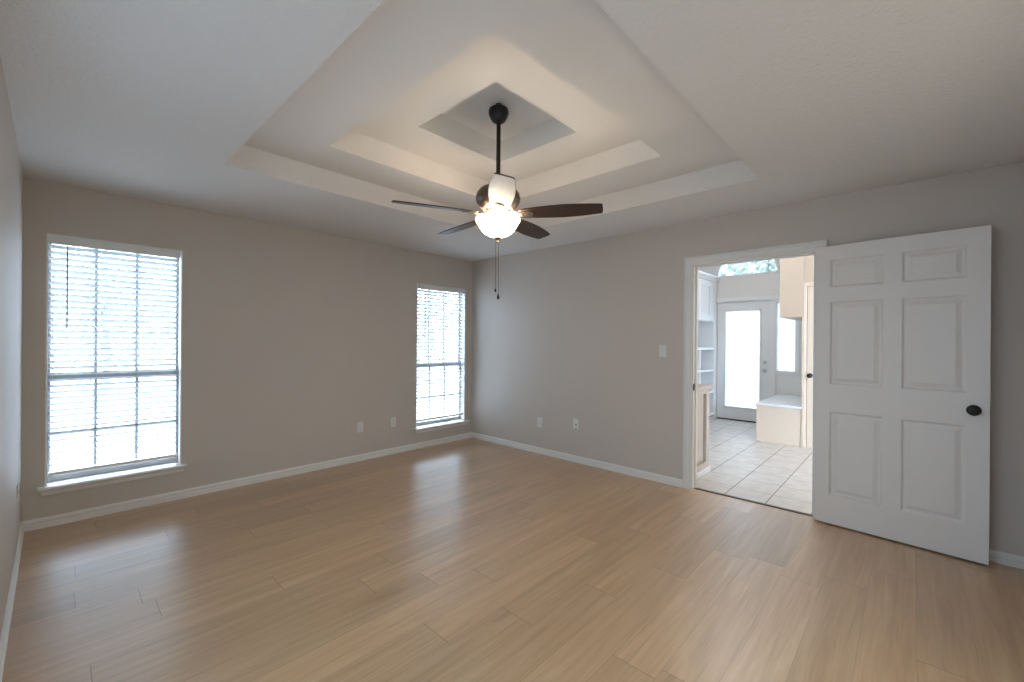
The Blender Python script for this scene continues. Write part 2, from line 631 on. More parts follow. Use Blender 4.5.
# jamb boards with stop
mb = MB()
mb.box((-0.001, DO[1] - 0.014, 0), (WT + 0.001, DO[1] + 0.002, DO[3]))
mb.box((-0.001, DO[0] - 0.002, 0), (WT + 0.001, DO[0] + 0.014, DO[3]))
mb.box((-0.0003, DO[0] + 0.001, DO[3] - 0.014), (WT + 0.0003, DO[1] - 0.001, DO[3] + 0.001))
mb.box((0.045, DO[1] - 0.026, 0), (0.085, DO[1] - 0.012, DO[3] - 0.012), 0.003)
mb.box((0.045, DO[0] + 0.012, 0), (0.085, DO[0] + 0.026, DO[3] - 0.012), 0.003)
mb.box((0.046, DO[0] + 0.013, DO[3] - 0.026), (0.084, DO[1] - 0.013, DO[3] - 0.013), 0.003)
mb.build('jamb', M_TRIM, tr1)
mb = MB()
mb.box((0.006, DO[1] - 0.0165, 0.90), (0.036, DO[1] - 0.013, 0.962), 0.001)
mb.box((-0.004, DO[1] - 0.018, 0.912), (0.010, DO[1] - 0.0145, 0.950), 0.001)
mb.build('strike_plate', M_BLACK, tr1)
tag(casing('trim_2', WT, 1, DO[0], DO[1], DO[3], 0.085), 'white casing on the hall side of the bedroom doorway', 'door casing', kind='structure')
tag(MB().box((0.035, DO[0] + 0.014, -0.002), (0.072, DO[1] - 0.014, 0.006), 0.004).build('trim_3', M_STRIP),
    'dark transition strip between wood planks and hall tile', 'threshold', kind='structure')


# ------------------------------------------------------------------ bedroom windows
def window(idx, w, label):
    x0, x1, z0, z1 = w
    t = 0.008
    root = thing('window_%d' % idx, label, 'window', (x0, 0, z0), kind='structure')
    inv = Matrix.Translation((-x0, 0, -z0))
    mb = MB()     # liner boards of the reveal, flush with the wall
    mb.box((x0 - 0.002, -0.002, z0), (x0 + t, 0.14, z1))
    mb.box((x1 - t, -0.002, z0), (x1 + 0.002, 0.14, z1))
    mb.box((x0 + 0.001, -0.0012, z1 - t), (x1 - 0.001, 0.139, z1 + 0.001))
    mb.box((x0 + 0.001, 0.0006, z0 - 0.01), (x1 - 0.001, 0.138, z0 + t))
    mb.build('reveal_frame', M_TRIM, root, xf=inv)
    zm = z0 + 0.77
    mb = MB()     # upper and lower sash
    for a, b, y in ((z0 + t, zm + 0.022, 0.078), (zm - 0.022, z1 - t, 0.104)):
        f = 0.036
        fs = 0.016
        mb.box((x0 + t, y, a), (x0 + t + fs, y + 0.026, b), 0.003)
        mb.box((x1 - t - fs, y, a), (x1 - t, y + 0.026, b), 0.003)
        mb.box((x0 + t + 0.001, y + 0.0012, a + 0.001), (x1 - t - 0.001, y + 0.0248, a + f + 0.008), 0.003)
        mb.box((x0 + t + 0.001, y + 0.0012, b - f - 0.008), (x1 - t - 0.001, y + 0.0248, b - 0.001), 0.003)
    mb.box((x0 + t, 0.084, z0 + 0.352), (x1 - t, 0.102, z0 + 0.370), 0.003)      # lower muntin
    for q in (1, 2):
        mx_ = x0 + (x1 - x0) * (0.335 if q == 1 else 0.643)
        mb.box((mx_ - 0.0085, 0.084, z0 + t), (mx_ + 0.0085, 0.102, zm), 0.003)
        mb.box((mx_ - 0.0085, 0.110, zm), (mx_ + 0.0085, 0.128, z1 - t), 0.003)
    mb.build('sash', M_SASH, root, xf=inv)
    mb = MB()
    mb.box((x0 + t + 0.01, 0.090, z0 + t + 0.03), (x1 - t - 0.01, 0.094, zm))
    mb.box((x0 + t + 0.01, 0.116, zm), (x1 - t - 0.01, 0.120, z1 - t - 0.03))
    mb.build('pane', M_GLASS, root, xf=inv)
    # stool and apron: one ogee nosed board with bevelled ends
    e0, e1 = x0 - 0.037, x1 + 0.037
    if idx == 2:
        e1 = x1 + 0.056
    prof = [(0.0, 0.0), (-0.050, 0.0), (-0.056, -0.006), (-0.056, -0.014), (-0.040, -0.024), (-0.026, -0.032), (-0.022, -0.058), (0.0, -0.064)]
    rings = []
    for ex, s in ((e0, 1), (e1, -1)):
        rings.append([(ex + s * (0.024 * min(1.0, -p[1] / 0.05)), p[0], z0 + 0.002 + p[1]) for p in prof])
    MB().loft(rings).build('sill', M_TRIM, root, xf=inv)
    return root


window(1, W1, 'tall sash window behind the blind beside the left wall')
window(2, W2, 'narrower looking sash window behind the blind near the far corner')


w5 = thing('window_5', 'added wide bank of windows with pale shades behind the camera, for fill light', 'window', (-2.2, BY, 0.25), kind='structure')  # invented windows out of view, lighting the room from the south
inv5 = Matrix.Translation((2.2, -BY, -0.25))
mb = MB()
for k in range(4):
    a = W5[0] + (W5[1] - W5[0] - 0.06) * k / 3
    mb.box((a, BY - 0.12, 0.25), (a + 0.06, BY + 0.004, 1.95), 0.004)
mb.box((W5[0], BY - 0.12, 0.25), (W5[1], BY + 0.004, 0.31), 0.004)
mb.box((W5[0], BY - 0.12, 1.89), (W5[1], BY + 0.004, 1.95), 0.004)
mb.build('window_frame', M_TRIM, w5, xf=inv5)
MB().box((W5[0] + 0.03, BY - 0.07, 0.29), (W5[1] - 0.03, BY - 0.066, 1.91)).build('fill_shade', M_FILL_SHADE, w5, xf=inv5)


w7 = thing('window_7', 'added bank of windows with pale shades in the left wall beside the camera, for fill light', 'window', (LX, -3.4, 0.4), kind='structure')  # unseen window bank added to lift light from the west side
inv7 = Matrix.Translation((-LX, 3.4, -0.4))
mb = MB()
for k in range(4):
    a = W7[0] + (W7[1] - W7[0] - 0.06) * k / 3
    mb.box((LX - 0.12, a, 0.40), (LX + 0.004, a + 0.06, 2.20), 0.004)
mb.box((LX - 0.12, W7[0], 0.40), (LX + 0.004, W7[1], 0.46), 0.004)
mb.box((LX - 0.12, W7[0], 2.14), (LX + 0.004, W7[1], 2.20), 0.004)
mb.build('window_frame', M_TRIM, w7, xf=inv7)
MB().box((LX - 0.07, W7[0] + 0.03, 0.44), (LX - 0.066, W7[1] - 0.03, 2.16)).build('fill_shade', M_FILL_SHADE_COOL, w7, xf=inv7)


def blind(w, label, cords, wand_x, bottom):
    x0, x1, z0, z1 = w
    a, b = x0 + 0.010, x1 - 0.018
    root = thing('window_blind', label, 'blind', ((a + b) / 2, 0.03, z1), group='white slatted blinds on the bedroom windows')
    inv = Matrix.Translation((-(a + b) / 2, -0.03, -z1))
    MB().box((a, -0.012, z1 - 0.070), (b, -0.004, z1 - 0.006), 0.002).build('valance', M_RAIL, root, xf=inv)
    MB().box((a + 0.004, 0.004, z1 - 0.052), (b - 0.004, 0.056, z1 - 0.016), 0.002).build('headrail', M_RAIL, root, xf=inv)
    # slats: room edge tipped up
    pitch, wd, th = 0.0435, 0.050, 0.0028
    tilt = math.radians(22)
    zc = z1 - 0.085
    mb = MB()
    zs = []
    while zc > bottom + 0.052:
        zs.append(zc)
        zc -= pitch
    yc = 0.030
    for z in zs:
        prof = []
        K = 6
        for s in (1, -1):
            for k in range(K + 1):
                q = -0.5 + k / K
                if s < 0:
                    q = -q
                yy = q * wd
                hh = 0.0022 * (1 - 4 * q * q) + s * th / 2
                prof.append((a + 0.004, yc + yy * math.cos(tilt) + hh * math.sin(tilt), z - yy * math.sin(tilt) + hh * math.cos(tilt)))
        mb.prism(prof, (b - a - 0.008, 0, 0))
    mb.build('slat_set', M_BLIND, root, smooth=True, xf=inv)
    MB().box((a + 0.003, yc - 0.027, bottom), (b - 0.003, yc + 0.027, bottom + 0.027), 0.008, 3).build('bottom_rail', M_RAIL, root, smooth=True, xf=inv)
    for cx in cords:
        mb = MB()
        yy = yc - 0.0258
        mb.box((cx - 0.0012, yy - 0.0006, bottom + 0.02), (cx + 0.0012, yy + 0.0006, z1 - 0.05))
        mb.build('ladder_cord', M_BLIND, root, xf=inv)
    mb = MB().tube([(wand_x, -0.002, z1 - 0.075), (wand_x, -0.018, z1 - 0.10), (wand_x, -0.020, z1 - 0.68)], 0.0042, 8)
    mb.build('tilt_wand', M_WAND, root, smooth=True, xf=inv)
    return root


blind(W1, 'white slatted blind on the wide-looking window beside the left wall', (-3.975, -3.748, -3.511, -3.272), -3.905, 0.350)
blind(W2, 'white slatted blind on the window next to the far corner', (-0.880, -0.705, -0.475, -0.215), -0.802, 0.325)


# ------------------------------------------------------------------ wall plates
def wall_plate(name, label, cat, loc, rotz, kind_, group=None, ph=0.114, pw=0.070):
    """built facing -Y, then turned; origin at the plate's back centre"""
    root = thing(name, label, cat, loc, group=group, rotz=rotz)
    MB().box((-pw / 2, -0.006, -ph / 2), (pw / 2, 0.0, ph / 2), 0.003).build('cover_plate', M_PLATE, root)
    if kind_ == 'duplex':
        for s in (1, -1):
            mb = MB()
            mb.lathe([(0.0, -0.0085), (0.0155, -0.0085), (0.0165, -0.0075), (0.0165, -0.005)], (0, 0, s * 0.0195), 'Y', 20)
            r = mb.build('receptacle', M_PLATE, root, smooth=True)
            q = MB()
            q.box((-0.0075, -0.0092, s * 0.0195 - 0.001), (-0.0050, -0.0084, s * 0.0195 + 0.008))
            q.box((0.0050, -0.0092, s * 0.0195 - 0.001), (0.0072, -0.0084, s * 0.0195 + 0.007))
            q.box((-0.002, -0.0092, s * 0.0195 - 0.010), (0.002, -0.0084, s * 0.0195 - 0.005))
            q.build('slot', M_DARK, r)
    elif kind_ == 'jack':
        for s, r_ in ((0.008, 0.008), (-0.040, 0.004)):
            MB().lathe([(0.0, -0.012), (r_ * 0.7, -0.012), (r_, -0.010), (r_, -0.005)], (0.006, 0, s - 0.012), 'Y', 16).build('jack', M_DARK, root, smooth=True)
    elif kind_ == 'decora':
        r = MB().box((-0.0165, -0.0085, -0.0335), (0.0165, -0.005, 0.0335), 0.002).build('receptacle', M_PLATE, root)
        q = MB()
        for s in (1, -1):
            q.box((-0.0075, -0.0092, s * 0.017 - 0.001), (-0.0050, -0.0084, s * 0.017 + 0.008))
            q.box((0.0050, -0.0092, s * 0.017 - 0.001), (0.0072, -0.0084, s * 0.017 + 0.007))
            q.box((-0.002, -0.0092, s * 0.017 - 0.010), (0.002, -0.0084, s * 0.017 - 0.006))
        q.build('slot', M_DARK, r)
    elif kind_ == 'switch':
        pts = [(-0.016, -0.005, -0.033), (-0.016, -0.011, -0.030), (-0.016, -0.0065, 0.030), (-0.016, -0.005, 0.033)]
        MB().prism(pts, (0.032, 0, 0)).build('rocker', M_PLATE, root)
    for s in (1, -1):
        MB().lathe([(0.0, -0.0072), (0.003, -0.0068), (0.0034, -0.0055)], (0, 0, s * (ph / 2 - 0.012)), 'Y', 10).build('screw', M_NICKEL, root)
    return root


G = 'white wall outlets low on the bedroom walls'
wall_plate('wall_outlet', 'white outlet low on the window wall, the one farther from the corner window', 'outlet', (-1.646, 0, 0.372), 0, 'decora', G)
wall_plate('wall_outlet', 'white outlet low on the window wall, the one closer to the corner window', 'outlet', (-1.233, 0, 0.372), 0, 'decora', G)
wall_plate('wall_outlet', 'white outlet low on the door wall, the one closer to the far corner', 'outlet', (0, -1.226, 0.370), -PI / 2, 'decora', G)
wall_plate('wall_jack_plate', 'white jack plate with dark sockets low on the door wall', 'jack plate', (0, -1.741, 0.421), -PI / 2, 'jack')
wall_plate('wall_outlet', 'white outlet seen edge-on on the wall at the left edge', 'outlet', (LX, -0.508, 0.388), PI / 2, 'duplex', G)
wall_plate('light_switch', 'white rocker light switch on the wall beside the doorway casing', 'light switch', (0, -2.731, 1.254), -PI / 2, 'switch')

# ------------------------------------------------------------------ six panel door, open flat against the wall
HX, HY = -0.052, -3.936
FXd, FYd = -0.127, -4.812
ang = math.atan2(FYd - HY, FXd - HX)
dw = math.hypot(FXd - HX, FYd - HY)
door = thing('door_1', 'white six panel door swung wide open against the wall', 'door', (HX, HY, 0.0), kind='structure', rotz=ang)
# local: +X along the door from the hinge; local -Y... visible face at y=0 looks to -Y after the turn
DZ0, DZ1, DT = 0.012, 2.058, 0.035


def panel_face(mb, w, z0, z1, ys, panels, sgn):
    """flat face at y=ys with recessed raised-panel fields; sgn: outward direction along y"""
    us = sorted({0.0, w, *[p[0] for p in panels], *[p[1] for p in panels]})
    zs = sorted({z0, z1, *[p[2] for p in panels], *[p[3] for p in panels]})

    def quad(a, b, c, d):
        mb.bm.faces.new([mb.bm.verts.new(p) for p in (a, b, c, d)])
    for i in range(len(us) - 1):
        for j in range(len(zs) - 1):
            um, zm = (us[i] + us[i + 1]) / 2, (zs[j] + zs[j + 1]) / 2
            if any(p[0] < um < p[1] and p[2] < zm < p[3] for p in panels):
                continue
            quad((us[i], ys, zs[j]), (us[i + 1], ys, zs[j]), (us[i + 1], ys, zs[j + 1]), (us[i], ys, zs[j + 1]))
    for p in panels:
        steps = [(0.0, 0.0), (0.004, 0.004), (0.010, 0.0125), (0.017, 0.0135), (0.022, 0.0125), (0.042, 0.004), (0.046, 0.002)]
        rings = []
        for ins, dep in steps:
            y = ys - sgn * dep
            rings.append([(p[0] + ins, y, p[2] + ins), (p[1] - ins, y, p[2] + ins), (p[1] - ins, y, p[3] - ins), (p[0] + ins, y, p[3] - ins)])
        vs = [[mb.bm.verts.new(q) for q in r] for r in rings]
        for i in range(len(vs) - 1):
            for j in range(4):
                mb.bm.faces.new((vs[i][j], vs[i][(j + 1) % 4], vs[i + 1][(j + 1) % 4], vs[i + 1][j]))
        mb.bm.faces.new(vs[-1])


pan = []
for u0, u1 in ((0.088, 0.386), (0.482, 0.779)):
    pan += [(u0, u1, 1.752, 1.955), (u0, u1, 1.038, 1.645), (u0, u1, 0.224, 0.836)]


def make_leaf(parent, w, z0, z1, th, panels, material):
    mb = MB()
    # after the turn, the room is on local -Y side for door_1 (checked below by the sign)
    panel_face(mb, w, z0, z1, 0.0, panels, -1)
    panel_face(mb, w, z0, z1, th, panels, 1)
    bm = mb.bm
    for q in (((0, 0, z0), (w, 0, z0), (w, th, z0), (0, th, z0)), ((0, 0, z1), (w, 0, z1), (w, th, z1), (0, th, z1)),
              ((0, 0, z0), (0, th, z0), (0, th, z1), (0, 0, z1)), ((w, 0, z0), (w, th, z0), (w, th, z1), (w, 0, z1))):
        bm.faces.new([bm.verts.new(p) for p in q])
    bmesh.ops.remove_doubles(bm, verts=bm.verts, dist=1e-5)
    return mb.build('leaf', material, parent)


make_leaf(door, dw, DZ0, DZ1, DT, pan, M_DOOR)
KU, KZ = dw - 0.066, 0.935
for sgn, y in ((-1, 0.0), (1, DT)):
    kb = MB()
    s = 1.0 if sgn < 0 else 0.62
    prof = [(0.033, 0.0), (0.033, 0.003), (0.028, 0.008), (0.014, 0.010), (0.012, 0.026 * s), (0.020, 0.034 * s), (0.0275, 0.042 * s), (0.0285, 0.050 * s), (0.024, 0.058 * s), (0.012, 0.062 * s), (0.0, 0.063 * s)]
    kb.lathe([(r, y + sgn * h) for r, h in prof], (KU, 0, KZ), 'Y', 28)
    k = kb.build('door_knob', M_BLACK, door, smooth=True)
MB().box((dw - 0.001, DT / 2 - 0.0125, KZ - 0.028), (dw + 0.0015, DT / 2 + 0.0125, KZ + 0.028), 0.0005).build('latch_plate', M_BLACK, door)
for z in (0.22, 1.02, 1.84):
    hb = MB()
    hb.lathe([(0.0, -0.048), (0.0055, -0.046), (0.0055, 0.046), (0.0, 0.048)], (-0.006, DT + 0.004, z), 'Z', 12)
    hb.box((-0.004, DT - 0.030, z - 0.044), (-0.0005, DT + 0.004, z + 0.044))
    hb.build('hinge', M_DOOR, door, smooth=True)

# ------------------------------------------------------------------ ceiling fan
FX, FY = -1.941, -2.434
fan = thing('ceiling_fan', 'dark five blade ceiling fan with a lit bowl hanging from the tray ceiling', 'ceiling fan', (FX, FY, Z3))


def fz(z):
    return z - Z3


MB().lathe([(0.0, fz(Z3)), (0.022, fz(Z3)), (0.024, fz(2.905)), (0.052, fz(2.897)), (0.064, fz(2.888)), (0.068, fz(2.874)), (0.066, fz(2.856)), (0.056, fz(2.830)), (0.044, fz(2.811)), (0.034, fz(2.804)), (0.018, fz(2.795)), (0.0, fz(2.795))], seg=36).build('canopy', M_BLACK, fan, smooth=True)
MB().lathe([(0.0, fz(2.80)), (0.0145, fz(2.80)), (0.0145, fz(2.40)), (0.022, fz(2.395)), (0.030, fz(2.375)), (0.030, fz(2.362)), (0.0, fz(2.362))], seg=20).build('downrod', M_BLACK, fan, smooth=True)
MB().lathe([(0.0, fz(2.374)), (0.045, fz(2.374)), (0.085, fz(2.368)), (0.120, fz(2.352)), (0.142, fz(2.325)), (0.150, fz(2.292)), (0.147, fz(2.270)), (0.130, fz(2.240)), (0.108, fz(2.218)), (0.092, fz(2.210)), (0.0, fz(2.210))], seg=48).build('motor_housing', M_BRONZE, fan, smooth=True)
MB().lathe([(0.0, fz(2.212)), (0.078, fz(2.212)), (0.082, fz(2.200)), (0.074, fz(2.185)), (0.060, fz(2.165)), (0.060, fz(2.140)), (0.0, fz(2.140))], seg=40).build('switch_housing', M_BRONZE, fan, smooth=True)
# glass bowl: thick shell, flared lip, open on top
outer = [(0.141, 2.157), (0.148, 2.156), (0.151, 2.150), (0.146, 2.140), (0.138, 2.126), (0.126, 2.104), (0.110, 2.080), (0.088, 2.058), (0.060, 2.043), (0.030, 2.036), (0.0, 2.034)]
inner = [(0.0, 2.039), (0.028, 2.041), (0.057, 2.048), (0.084, 2.063), (0.106, 2.084), (0.122, 2.107), (0.134, 2.128), (0.141, 2.141), (0.145, 2.149), (0.142, 2.153)]
mb = MB()
mb.lathe([(r, fz(z)) for r, z in inner + outer], seg=48)
bm = mb.bm
bowl = mb.build('light_bowl', M_BOWL, fan, smooth=True)
MB().lathe([(0.0, fz(2.170)), (0.005, fz(2.170)), (0.005, fz(2.036)), (0.020, fz(2.034)), (0.021, fz(2.028)), (0.012, fz(2.018)), (0.007, fz(2.010)), (0.010, fz(2.003)), (0.006, fz(1.996)), (0.0, fz(1.993))], seg=20).build('finial', M_BRONZE, fan, smooth=True)
for k in range(3):
    a = k * 2 * PI / 3 + 0.4
    bl = MB()
    bl.lathe([(0.0, 0.032), (0.010, 0.030), (0.012, 0.018), (0.020, 0.004), (0.023, -0.010), (0.018, -0.024), (0.008, -0.031), (0.0, -0.032)], (0, 0, 0), 'Z', 16)
    bl.build('bulb', M_BULB, fan, smooth=True, xf=Matrix.Translation((0.075 * math.cos(a), 0.075 * math.sin(a), fz(2.127))))

# blades
BZ = 2.183
base_ang = math.atan2(-0.6827, -0.7307) + math.radians(4.7)
prof_w = [(0.150, 0.046), (0.165, 0.052), (0.20, 0.058), (0.28, 0.067), (0.36, 0.074), (0.44, 0.077), (0.52, 0.074), (0.60, 0.066), (0.66, 0.058), (0.680, 0.054), (0.687, 0.048)]


def blade_mesh():
    mb = MB()
    top, bot = [], []
    loop = [(r, w) for r, w in prof_w] + [(0.690, 0.0)] + [(r, -w) for r, w in reversed(prof_w)] + [(0.145, 0.0)]
    mb.prism([(x, y, 0.0035) for x, y in loop], (0, 0, -0.007))
    es = [e for e in mb.bm.edges if len(e.link_faces) == 2 and e.calc_face_angle(0) > 1.0]
    bmesh.ops.bevel(mb.bm, geom=es, offset=0.0015, segments=1, affect='EDGES')
    return mb


def arm_mesh():
    mb = MB()
    # curved strap from under the motor out to the blade, then a forked plate below the blade
    path = [(0.080, 0.022), (0.100, 0.010), (0.122, -0.004), (0.145, -0.0075), (0.17, -0.0075)]
    hw = [0.014, 0.011, 0.011, 0.016, 0.024]
    rings = []
    for (x, z), w in zip(path, hw):
        rings.append([(x, -w, z - 0.003), (x, w, z - 0.003), (x, w, z + 0.002), (x, -w, z + 0.002)])
    mb.loft(rings)
    pl = [(0.165, -0.024), (0.20, -0.034), (0.235, -0.030), (0.25, -0.012), (0.252, 0.0), (0.25, 0.012), (0.235, 0.030), (0.20, 0.034), (0.165, 0.024)]
    mb.prism([(x, y, -0.0045) for x, y in pl], (0, 0, -0.004))
    # scrolls either side of the strap
    for s in (1, -1):
        pts = []
        for k in range(15):
            a = -0.6 + k * 0.40
            rr = 0.020 - 0.0009 * k
            pts.append((0.122 + rr * math.cos(a), s * (0.026 + rr * math.sin(a)), -0.004))
        mb.tube(pts, 0.0042, 8)
    for x, y in ((0.195, 0.018), (0.195, -0.018), (0.235, 0.0)):
        mb.lathe([(0.0, -0.0115), (0.004, -0.011), (0.0055, -0.0085)], (x, y, 0), 'Z', 10)
    return mb


b0 = blade_mesh().build('blade', M_BLADE, fan)
a0 = arm_mesh().build('blade_arm', M_ARM, b0, smooth=True)
for k in range(5):
    if k == 0:
        b = b0
    else:
        b = b0.copy()
        C.objects.link(b)
        b.parent = fan
        a = a0.copy()
        C.objects.link(a)
        a.parent = b
    b.location = (0, 0, fz(BZ))
    b.rotation_mode = 'XYZ'
    b.rotation_euler = (math.radians(-12.5), 0, base_ang + k * 2 * PI / 5)

# pull chains
for dx, dy, ze in ((-0.009, 0.010, 1.682), (0.004, -0.004, 1.640)):
    mb = MB()
    mb.tube([(dx * 1.0, dy * 1.0, fz(2.04)), (dx, dy, fz(ze))], 0.0016, 6)
    z = 2.03
    while z > ze:
        mb.lathe([(0.0, 0.0022), (0.0022, 0.0), (0.0, -0.0022)], (dx, dy, fz(z)), 'Z', 6)
        z -= 0.012
    ch = mb.build('pull_chain', M_BRONZE, fan, smooth=True)
    big = 1.0 if ze < 1.66 else 0.7
    MB().lathe([(0.0, 0.016 * big), (0.003 * big, 0.014 * big), (0.006 * big, 0.004 * big), (0.0095 * big, -0.010 * big), (0.008 * big, -0.020 * big), (0.0, -0.024 * big)], (dx, dy, fz(ze)), 'Z', 16).build('pull_knob', M_BLACK, ch, smooth=True)

# ------------------------------------------------------------------ the hall beyond the doorway
EX = 4.0        # inner face of the entry wall
HYN = -1.62     # hall wall behind the bookcase
CX = 2.6        # closet wall plane
HC = 3.35
HYS = -6.4
tag(MB().box((0.052, HYS, -0.10), (EX + 0.12, HYN + 0.12, 0.0)).build('floor_hall', M_TILE),
    'pale square tile floor of the hall', 'floor', kind='structure')
tag(MB().box((WT - 0.12, HYS - 0.12, HC), (EX + 0.12, HYN + 0.12, HC + 0.1)).build('ceiling_hall', M_CEIL),
    'high white ceiling of the hall', 'ceiling', kind='structure')
tag(MB().box((WT, HYN, 0), (EX + 0.12, HYN + 0.12, HC)).build('wall_hall_north', M_HALLW),
    'pale hall wall behind the built-in shelves', 'wall', kind='structure')
W6 = (0.30, 2.40, 0.30, 2.95)
w6 = thing('window_6', 'added large window with pale shade at the far end of the hall, for fill light', 'window', (1.35, HYS, 0.30), kind='structure')  # made-up window out of view, brightens the hall
inv6 = Matrix.Translation((-1.35, -HYS, -0.30))
mb = MB()
for a in (0.30, 1.32, 2.34):
    mb.box((a, HYS - 0.12, 0.30), (a + 0.06, HYS + 0.004, 2.95), 0.004)
mb.box((0.30, HYS - 0.12, 0.30), (2.40, HYS + 0.004, 0.36), 0.004)
mb.box((0.30, HYS - 0.12, 2.89), (2.40, HYS + 0.004, 2.95), 0.004)
mb.build('window_frame', M_TRIM, w6, xf=inv6)
MB().box((0.33, HYS - 0.07, 0.33), (2.37, HYS - 0.066, 2.92)).build('fill_shade', M_FILL_SHADE_HALL, w6, xf=inv6)
tag(holed('y', HYS - 0.12, 0.12, WT, CX, 0.0, HC, [W6]).build('wall_hall_south', M_HALLW),
    'pale hall wall at the far end past the closet', 'wall', kind='structure')

# entry wall with door, sidelight and half round opening
ED = (-2.768, -1.950, 0.0, 2.048)
SL = (-3.173, -2.852, 0.84, 2.048)
AC, AR, AZ = -2.42, 0.485, 2.478     # arch centre, radius, base
ARH = 0.50
mb = holed('x', EX, 0.14, -3.60, HYN + 0.12, 0.0, AZ, [ED, SL])
mb.box((EX, -3.60, AZ), (EX + 0.14, AC - AR, HC))
mb.box((EX, AC + AR, AZ), (EX + 0.14, HYN + 0.12, HC))
NS = 28
arc = [(AC + AR * math.cos(PI * k / NS), AZ + ARH * math.sin(PI * k / NS)) for k in range(NS + 1)]
for k in range(NS):
    (y0, za), (y1, zb) = arc[k], arc[k + 1]
    mb.prism([(EX, y0, za), (EX, y1, zb), (EX, y1, HC), (EX, y0, HC)], (0.14, 0, 0))
tag(mb.build('wall_hall_east', M_HALLW), 'pale grey entry wall with glass door and arched window', 'wall', kind='structure')

hl = thing('hall_fill_light', 'added unseen round white fill light on the hall ceiling', 'ceiling light', (2.2, -2.75, HC))  # invented lamp above the view, brightens bookcase and entry wall
MB().lathe([(0.0, 0.0), (0.30, 0.0), (0.31, -0.02), (0.30, -0.045), (0.28, -0.045), (0.28, -0.02), (0.0, -0.02)], seg=32).build('rim', M_NICKEL, hl, smooth=True)
MB().lathe([(0.0, -0.021), (0.278, -0.021), (0.26, -0.055), (0.18, -0.085), (0.08, -0.098), (0.0, -0.10)], seg=32).build('diffuser', M_FILL_DOME, hl, smooth=True)

# closet wall and the beige bulkhead over the bench
CD = (-4.26, -3.483, 0.0, 2.066)
tag(holed('x', CX, 0.12, HYS - 0.12, -3.449, 0.0, HC, [CD]).build('wall_closet', M_BEIGE),
    'warm beige closet wall at the right of the hall bench', 'wall', kind='structure')
tag(MB().box((CX + 0.12, -3.60, 0), (EX, -3.449, HC)).build('wall_closet_return', M_HALLW),
    'side wall of the bench nook', 'wall', kind='structure')
tag(MB().box((CX - 0.022, -3.449, 1.677), (CX + 0.95, -3.184, HC)).build('trim_bulkhead', M_BEIGE),
    'beige boxed bulkhead hanging above the hall bench', 'bulkhead', kind='structure')
tag(casing('trim_4', CX, -1, CD[0], CD[1], CD[3], 0.05, M_CREAM, 0.016), 'cream casing around the closet door', 'door casing', kind='structure')

d3 = thing('door_3', 'cream closet door with a black knob past the bench', 'door', (CX + 0.012, CD[1] - 0.004, 0.0), kind='structure', rotz=-PI / 2)
# local +X runs to world -Y; room face on local -Y -> world -X
make_leaf(d3, CD[1] - CD[0] - 0.008, 0.01, CD[3] - 0.004, 0.035,
          [(0.10, 0.345, 1.75, 1.95), (0.43, 0.665, 1.75, 1.95), (0.10, 0.345, 1.04, 1.64), (0.43, 0.665, 1.04, 1.64), (0.10, 0.345, 0.22, 0.83), (0.43, 0.665, 0.22, 0.83)], M_CREAM)
MB().lathe([(r, -h) for r, h in [(0.030, 0.0), (0.030, 0.004), (0.013, 0.010), (0.011, 0.030), (0.022, 0.040), (0.028, 0.052), (0.024, 0.064), (0.012, 0.070), (0.0, 0.071)]], (0.031, 0, 0.926), 'Y', 22).build('door_knob', M_BLACK, d3, smooth=True)

# entry door: full glass panel
mb = MB()      # frame rebate round the leaf
mb.box((EX + 0.070, ED[0] - 0.004, 0.0), (EX + 0.12, ED[0] + 0.03, 2.05))
mb.box((EX + 0.070, ED[1] - 0.03, 0.0), (EX + 0.12, ED[1] + 0.004, 2.05))
mb.box((EX + 0.070, ED[0], 2.02), (EX + 0.12, ED[1], 2.06))
tag(mb.build('trim_6', M_WHITECAB), 'white frame rebate around the glass entry door', 'door frame', kind='structure')
d2 = thing('door_2', 'white entry door with a full frosted glass panel', 'door', (EX + 0.03, ED[1] - 0.004, 0.0), kind='structure', rotz=-PI / 2)
dw2 = ED[1] - ED[0] - 0.008
g0, g1, gz0, gz1 = 0.132, 0.668, 0.235, 1.880
mb = MB()
mb.box((0, 0, 0.022), (g0, 0.045, 2.050))
mb.box((g1, 0, 0.022), (dw2, 0.045, 2.050))
mb.box((g0, 0, 0.022), (g1, 0.045, gz0))
mb.box((g0, 0, gz1), (g1, 0.045, 2.050))
mb.build('leaf', M_WHITECAB, d2)
mb = MB()
for a, b, c, d in ((g0 - 0.022, g0 + 0.006, gz0 - 0.022, gz1 + 0.022), (g1 - 0.006, g1 + 0.022, gz0 - 0.022, gz1 + 0.022)):
    mb.box((a, -0.010, c), (b, 0.0, d), 0.003)
mb.box((g0 - 0.022, -0.010, gz0 - 0.022), (g1 + 0.022, 0.0, gz0 + 0.006), 0.003)
mb.box((g0 - 0.022, -0.010, gz1 - 0.006), (g1 + 0.022, 0.0, gz1 + 0.022), 0.003)
mb.build('glazing_bead', M_WHITECAB, d2)
MB().box((g0, 0.018, gz0), (g1, 0.026, gz1)).build('pane', M_FROST, d2)
MB().box((0, -0.004, 0.003), (dw2, 0.040, 0.024)).build('door_sweep', M_SWEEP, d2)
MB().lathe([(r, -h) for r, h in [(0.032, 0.0), (0.032, 0.004), (0.014, 0.010), (0.012, 0.030), (0.024, 0.040), (0.028, 0.052), (0.022, 0.064), (0.0, 0.068)]], (0.742, 0, 0.880), 'Y', 22).build('door_knob', M_NICKEL, d2, smooth=True)
MB().lathe([(r, -h) for r, h in [(0.030, 0.0), (0.030, 0.008), (0.022, 0.014), (0.0, 0.015)]], (0.742, 0, 1.018), 'Y', 22).build('deadbolt', M_NICKEL, d2, smooth=True)

